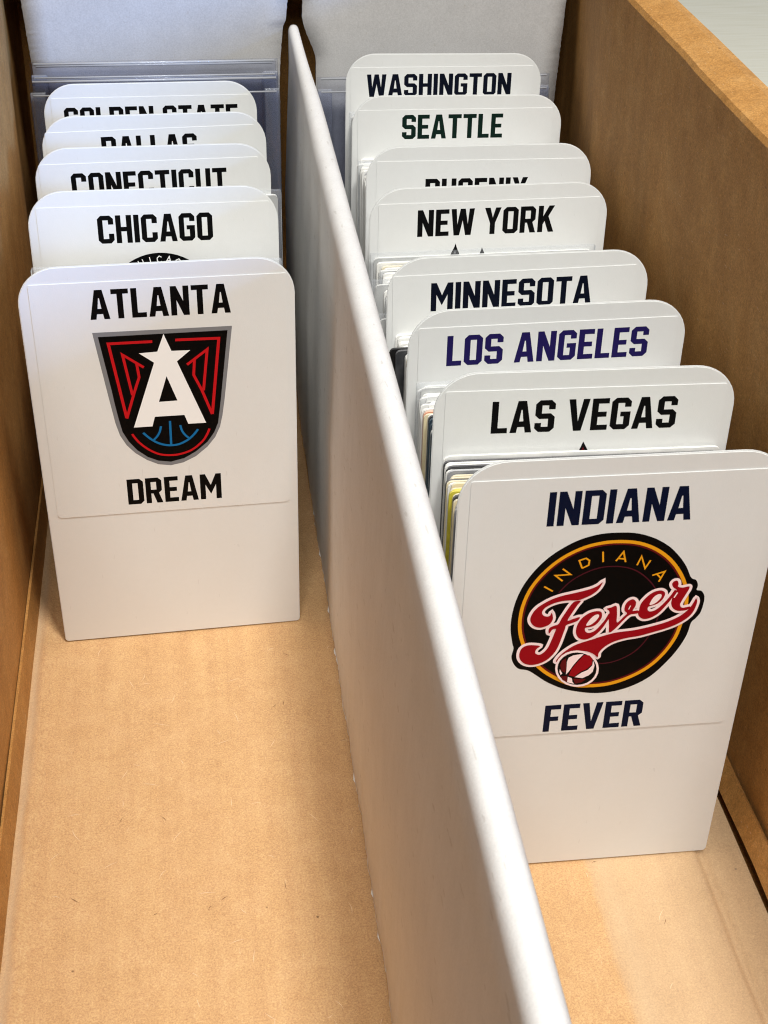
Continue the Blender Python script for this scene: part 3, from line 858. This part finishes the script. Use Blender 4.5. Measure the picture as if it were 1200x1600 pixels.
# ------------------------------------------------------------------ trading cards between the dividers
CARD = {}
def card_mesh(col, w, h, t, r):
    key = (col, round(w, 5), round(h, 5), round(t, 5))
    if key not in CARD:
        pts = round_rect(-w / 2, 0, w / 2, h, r, r, 3)
        v, f = outline_solid(pts, 0, t)
        o = fix_normals(mesh_object("card_source", v, f, [CARD_EDGE[col], CARD_FACE[col]], None, [1, 1] + [0] * (len(f) - 2)))
        CARD[key] = o.data
        bpy.data.objects.remove(o)
    return CARD[key]
SLEEVE = {}
def sleeve_mesh(w, h, t):
    key = (round(w, 5), round(h, 5), round(t, 5))
    if key not in SLEEVE:
        v, f = outline_solid(round_rect(-w / 2, 0.0001, w / 2, h, 0.0003, 0.0006, 2), -0.00012, t + 0.00012)
        o = fix_normals(mesh_object("sleeve_source", v, f, [mat_sleeve]))
        SLEEVE[key] = o.data
        bpy.data.objects.remove(o)
    return SLEEVE[key]

CITY = {'GOL': 'GOLDEN STATE', 'DAL': 'DALLAS', 'CON': 'CONECTICUT', 'CHI': 'CHICAGO', 'ATL': 'ATLANTA', 'WAS': 'WASHINGTON', 'SEA': 'SEATTLE',
        'PHO': 'PHOENIX', 'NEW': 'NEW YORK', 'MIN': 'MINNESOTA', 'LOS': 'LOS ANGELES', 'LAS': 'LAS VEGAS', 'IND': 'INDIANA'}
# each gap, back to front: card width in mm, runs of (edge colour, how many), then for single cards by number the
# shift to the right in tenths of a mm and the extra height, and which cards are in clear sleeves
GAPS = [
    ('LAS', 'IND', 61.8, [('white', 2), ('dark', 1), ('white', 2), ('dark', 1), ('black', 1), ('white', 1), ('grey', 1), ('cream', 2), ('dark', 1),
                          ('cream', 1), ('white', 1), ('cream', 2), ('yellow', 2), ('cream', 1), ('dark', 1), ('cream', 1), ('white', 2), ('grey', 2),
                          ('dark', 1), ('grey', 1), ('white', 2), ('grey', 1), ('cream', 1), ('white', 1), ('black', 1), ('white', 1), ('cream', 1),
                          ('black', 1), ('white', 1), ('dark', 1), ('cream', 1), ('white', 1), ('cream', 1)],
     {0: (2, 0), 3: (6, 0), 7: (4, 0), 16: (-6, 3), 17: (-3, 0), 23: (-4, 5), 29: (3, 0), 34: (5, -3)}, ()),
    ('LOS', 'LAS', 61.8, [('white', 13), ('orange', 1), ('cream', 1), ('white', 1), ('dark', 1), ('navy', 2), ('white', 1), ('navy', 1), ('dark', 1),
                          ('black', 1), ('white', 1), ('navy', 2), ('dark', 1), ('white', 1), ('navy', 1), ('dark', 1), ('white', 1), ('grey', 1),
                          ('black', 1), ('white', 1), ('grey', 1), ('black', 1), ('white', 1)],
     {0: (6, 8), 2: (10, 6), 4: (14, 3), 6: (16, 2), 8: (13, 0), 10: (15, 2), 13: (-4, 0), 20: (-5, 3), 26: (3, 0)}, (2, 7)),
    ('MIN', 'LOS', 61.5, [('white', 6), ('black', 1), ('dark', 1), ('white', 2), ('cream', 1), ('white', 4), ('grey', 1), ('white', 3), ('cream', 1), ('white', 2)],
     {6: (-26, 2), 7: (-24, 0)}, ()),
    ('NEW', 'MIN', 61.8, [('white', 3), ('cream', 1), ('white', 12), ('grey', 1), ('white', 6), ('grey', 1), ('white', 6), ('grey', 1), ('white', 1)],
     {0: (-18, 6), 3: (6, 0), 4: (8, 0), 13: (-20, 10), 27: (-30, 4)}, (0, 6, 13, 20, 27)),
    ('PHO', 'NEW', 61.8, [('white', 1), ('grey', 1), ('white', 2), ('grey', 1), ('white', 1), ('grey', 1), ('white', 2)], {}, (3, 8)),
    ('SEA', 'PHO', 61.5, [('white', 1), ('grey', 1), ('white', 4), ('grey', 1), ('white', 2), ('grey', 1), ('white', 3), ('grey', 1), ('white', 5), ('grey', 1), ('white', 3), ('grey', 1)],
     {1: (4, 0), 2: (-6, 0)}, (3, 17)),
    ('WAS', 'SEA', 61.8, [('white', 4), ('grey', 1), ('white', 5), ('grey', 1), ('white', 4), ('grey', 1), ('white', 4), ('grey', 1)], {0: (8, 0), 4: (-3, 0)}, (2, 18)),
    ('CON', 'CHI', 62.0, [('white', 3), ('grey', 1), ('white', 3), ('cream', 1), ('white', 3), ('grey', 1), ('white', 4), ('grey', 1), ('white', 2)], {0: (22, 50)}, (0,)),  # left-row gaps from here: mostly hidden cards, added so the stacks block light
    ('CHI', 'ATL', 62.0, [('white', 4), ('grey', 1), ('white', 3), ('cream', 1), ('white', 3), ('grey', 1), ('white', 4), ('grey', 1), ('white', 2)], {0: (0, -8), 1: (2, -2)}, (0, 1)),
    ('DAL', 'CON', 62.0, [('white', 1), ('grey', 1), ('white', 3), ('cream', 1), ('white', 3), ('grey', 1), ('white', 4)], {}, ()),
    ('GOL', 'DAL', 62.0, [('white', 1), ('grey', 1), ('white', 3), ('cream', 1), ('white', 3), ('grey', 1), ('white', 4), ('grey', 1)], {}, ()),
]
rnd = random.Random(11)
for back, front, wmm, runs, special, sleeved in GAPS:
    colours = [c for c, k in runs for _ in range(k)]
    B, F = ROWS[back], ROWS[front]
    n = len(colours)
    thick = round(0.78 * (B[1] - F[1]) / n if n > 8 else 0.45 * MM, 5)
    for i, col in enumerate(colours):
        t = (i + 0.85) / (n + 0.55)
        if back in ('CHI',):
            t = 0.10 + i * 0.045
        x = B[0] + (F[0] - B[0]) * t + rnd.uniform(-0.7, 0.7) * MM
        y = B[1] + (F[1] - B[1]) * t
        yaw = B[2] + (F[2] - B[2]) * t
        lean = B[3] + (F[3] - B[3]) * t
        dx, dh = special.get(i, (0, 0))
        w = wmm * MM
        h = ((94.8 if x > 0.05 or i < 2 else 93.0) + rnd.choice((0, 0, 0.25, 0.5, -0.25)) + dh * 0.1) * MM
        if back == 'CHI' and i < 2 or back == 'CON' and i == 0:
            w += 3.0 * MM
        x += dx * 0.1 * MM
        name = "sleeved_card" if i in sleeved else "trading_card"
        root = bpy.data.objects.new(name, card_mesh(col, w, h, thick, 0.0012))
        COL.objects.link(root)
        root.location = (x, y, 0)
        root.rotation_euler = (-lean, 0, yaw)
        if i in sleeved:
            sl = bpy.data.objects.new("sleeve", sleeve_mesh(w + 2.0 * MM, h + 1.4 * MM, thick))
            COL.objects.link(sl)
            sl.parent = root
            lab = "%s trading card in a clear sleeve between the %s and %s dividers" % (COLOUR_WORD[col], CITY[back], CITY[front])
        else:
            lab = "bare %s edged trading card between the %s and %s dividers" % (COLOUR_WORD[col], CITY[back], CITY[front])
        tag(root, lab, "card", "trading cards between the %s and %s dividers" % (CITY[back], CITY[front]))

# ------------------------------------------------------------------ clear rigid card holders at the back
def holder(x, y, w, h, label, lean, yaw):
    root = tag(empty("card_holder", (x, y, 0), (-lean, 0, yaw)), label, "card holder", "clear rigid card holders at the back of the box")
    def sheet(name, y0, y1, z1, mat, x0=-w / 2, x1=w / 2, z0=0.0):
        v = [(a, b, c) for c in (z0, z1) for b in (y0, y1) for a in (x0, x1)]
        f = [(0, 2, 3, 1), (4, 5, 7, 6), (0, 1, 5, 4), (2, 6, 7, 3), (0, 4, 6, 2), (1, 3, 7, 5)]
        return bevel(mesh_object(name, v, f, [mat], root), 0.00012, 2)
    sheet("front_sheet", 0.0, 0.0004, h - 0.0045, mat_holder)
    sheet("back_sheet", 0.0019, 0.0023, h, mat_holder)
    for s in (-1, 1):
        a, b = sorted((s * (w / 2 - 0.0050), s * (w / 2 - 0.0002)))
        sheet("side_rim", 0.0005, 0.0018, h - 0.004, mat_holder_rim, a, b, 0.0002)
    # rolled lip along the mouth
    def lip(yy, zz, r):
        pts = [(yy + r * cos(2 * pi * k / 10), zz + r * sin(2 * pi * k / 10)) for k in range(10)]
        n = 10
        v = [(-w / 2 + 0.0012, p[0], p[1]) for p in pts] + [(w / 2 - 0.0012, p[0], p[1]) for p in pts]
        f = [(k, (k + 1) % n, (k + 1) % n + n, k + n) for k in range(n)] + [tuple(reversed(range(n))), tuple(range(n, 2 * n))]
        mesh_object("lip", v, f, [mat_holder_lip], root, smooth=True)
    lip(-0.0003, h - 0.0045, 0.00028)
    lip(0.0012, h - 0.0004, 0.00038)
holder(0.0045, 0.2600, 0.0815, 0.1090, "clear rigid plastic card holder just behind the GOLDEN STATE divider", 0.02, 0.0)
holder(0.0046, 0.2690, 0.0815, 0.1118, "clear rigid plastic card holder, middle of three behind the GOLDEN STATE divider", 0.02, 0.0)
holder(0.0044, 0.2780, 0.0815, 0.1085, "clear rigid plastic card holder leaning on the white flap behind the GOLDEN STATE divider", 0.01, 0.0)
holder(0.1003, 0.2755, 0.0820, 0.1030, "clear rigid plastic card holder behind the WASHINGTON divider", 0.02, 0.0)
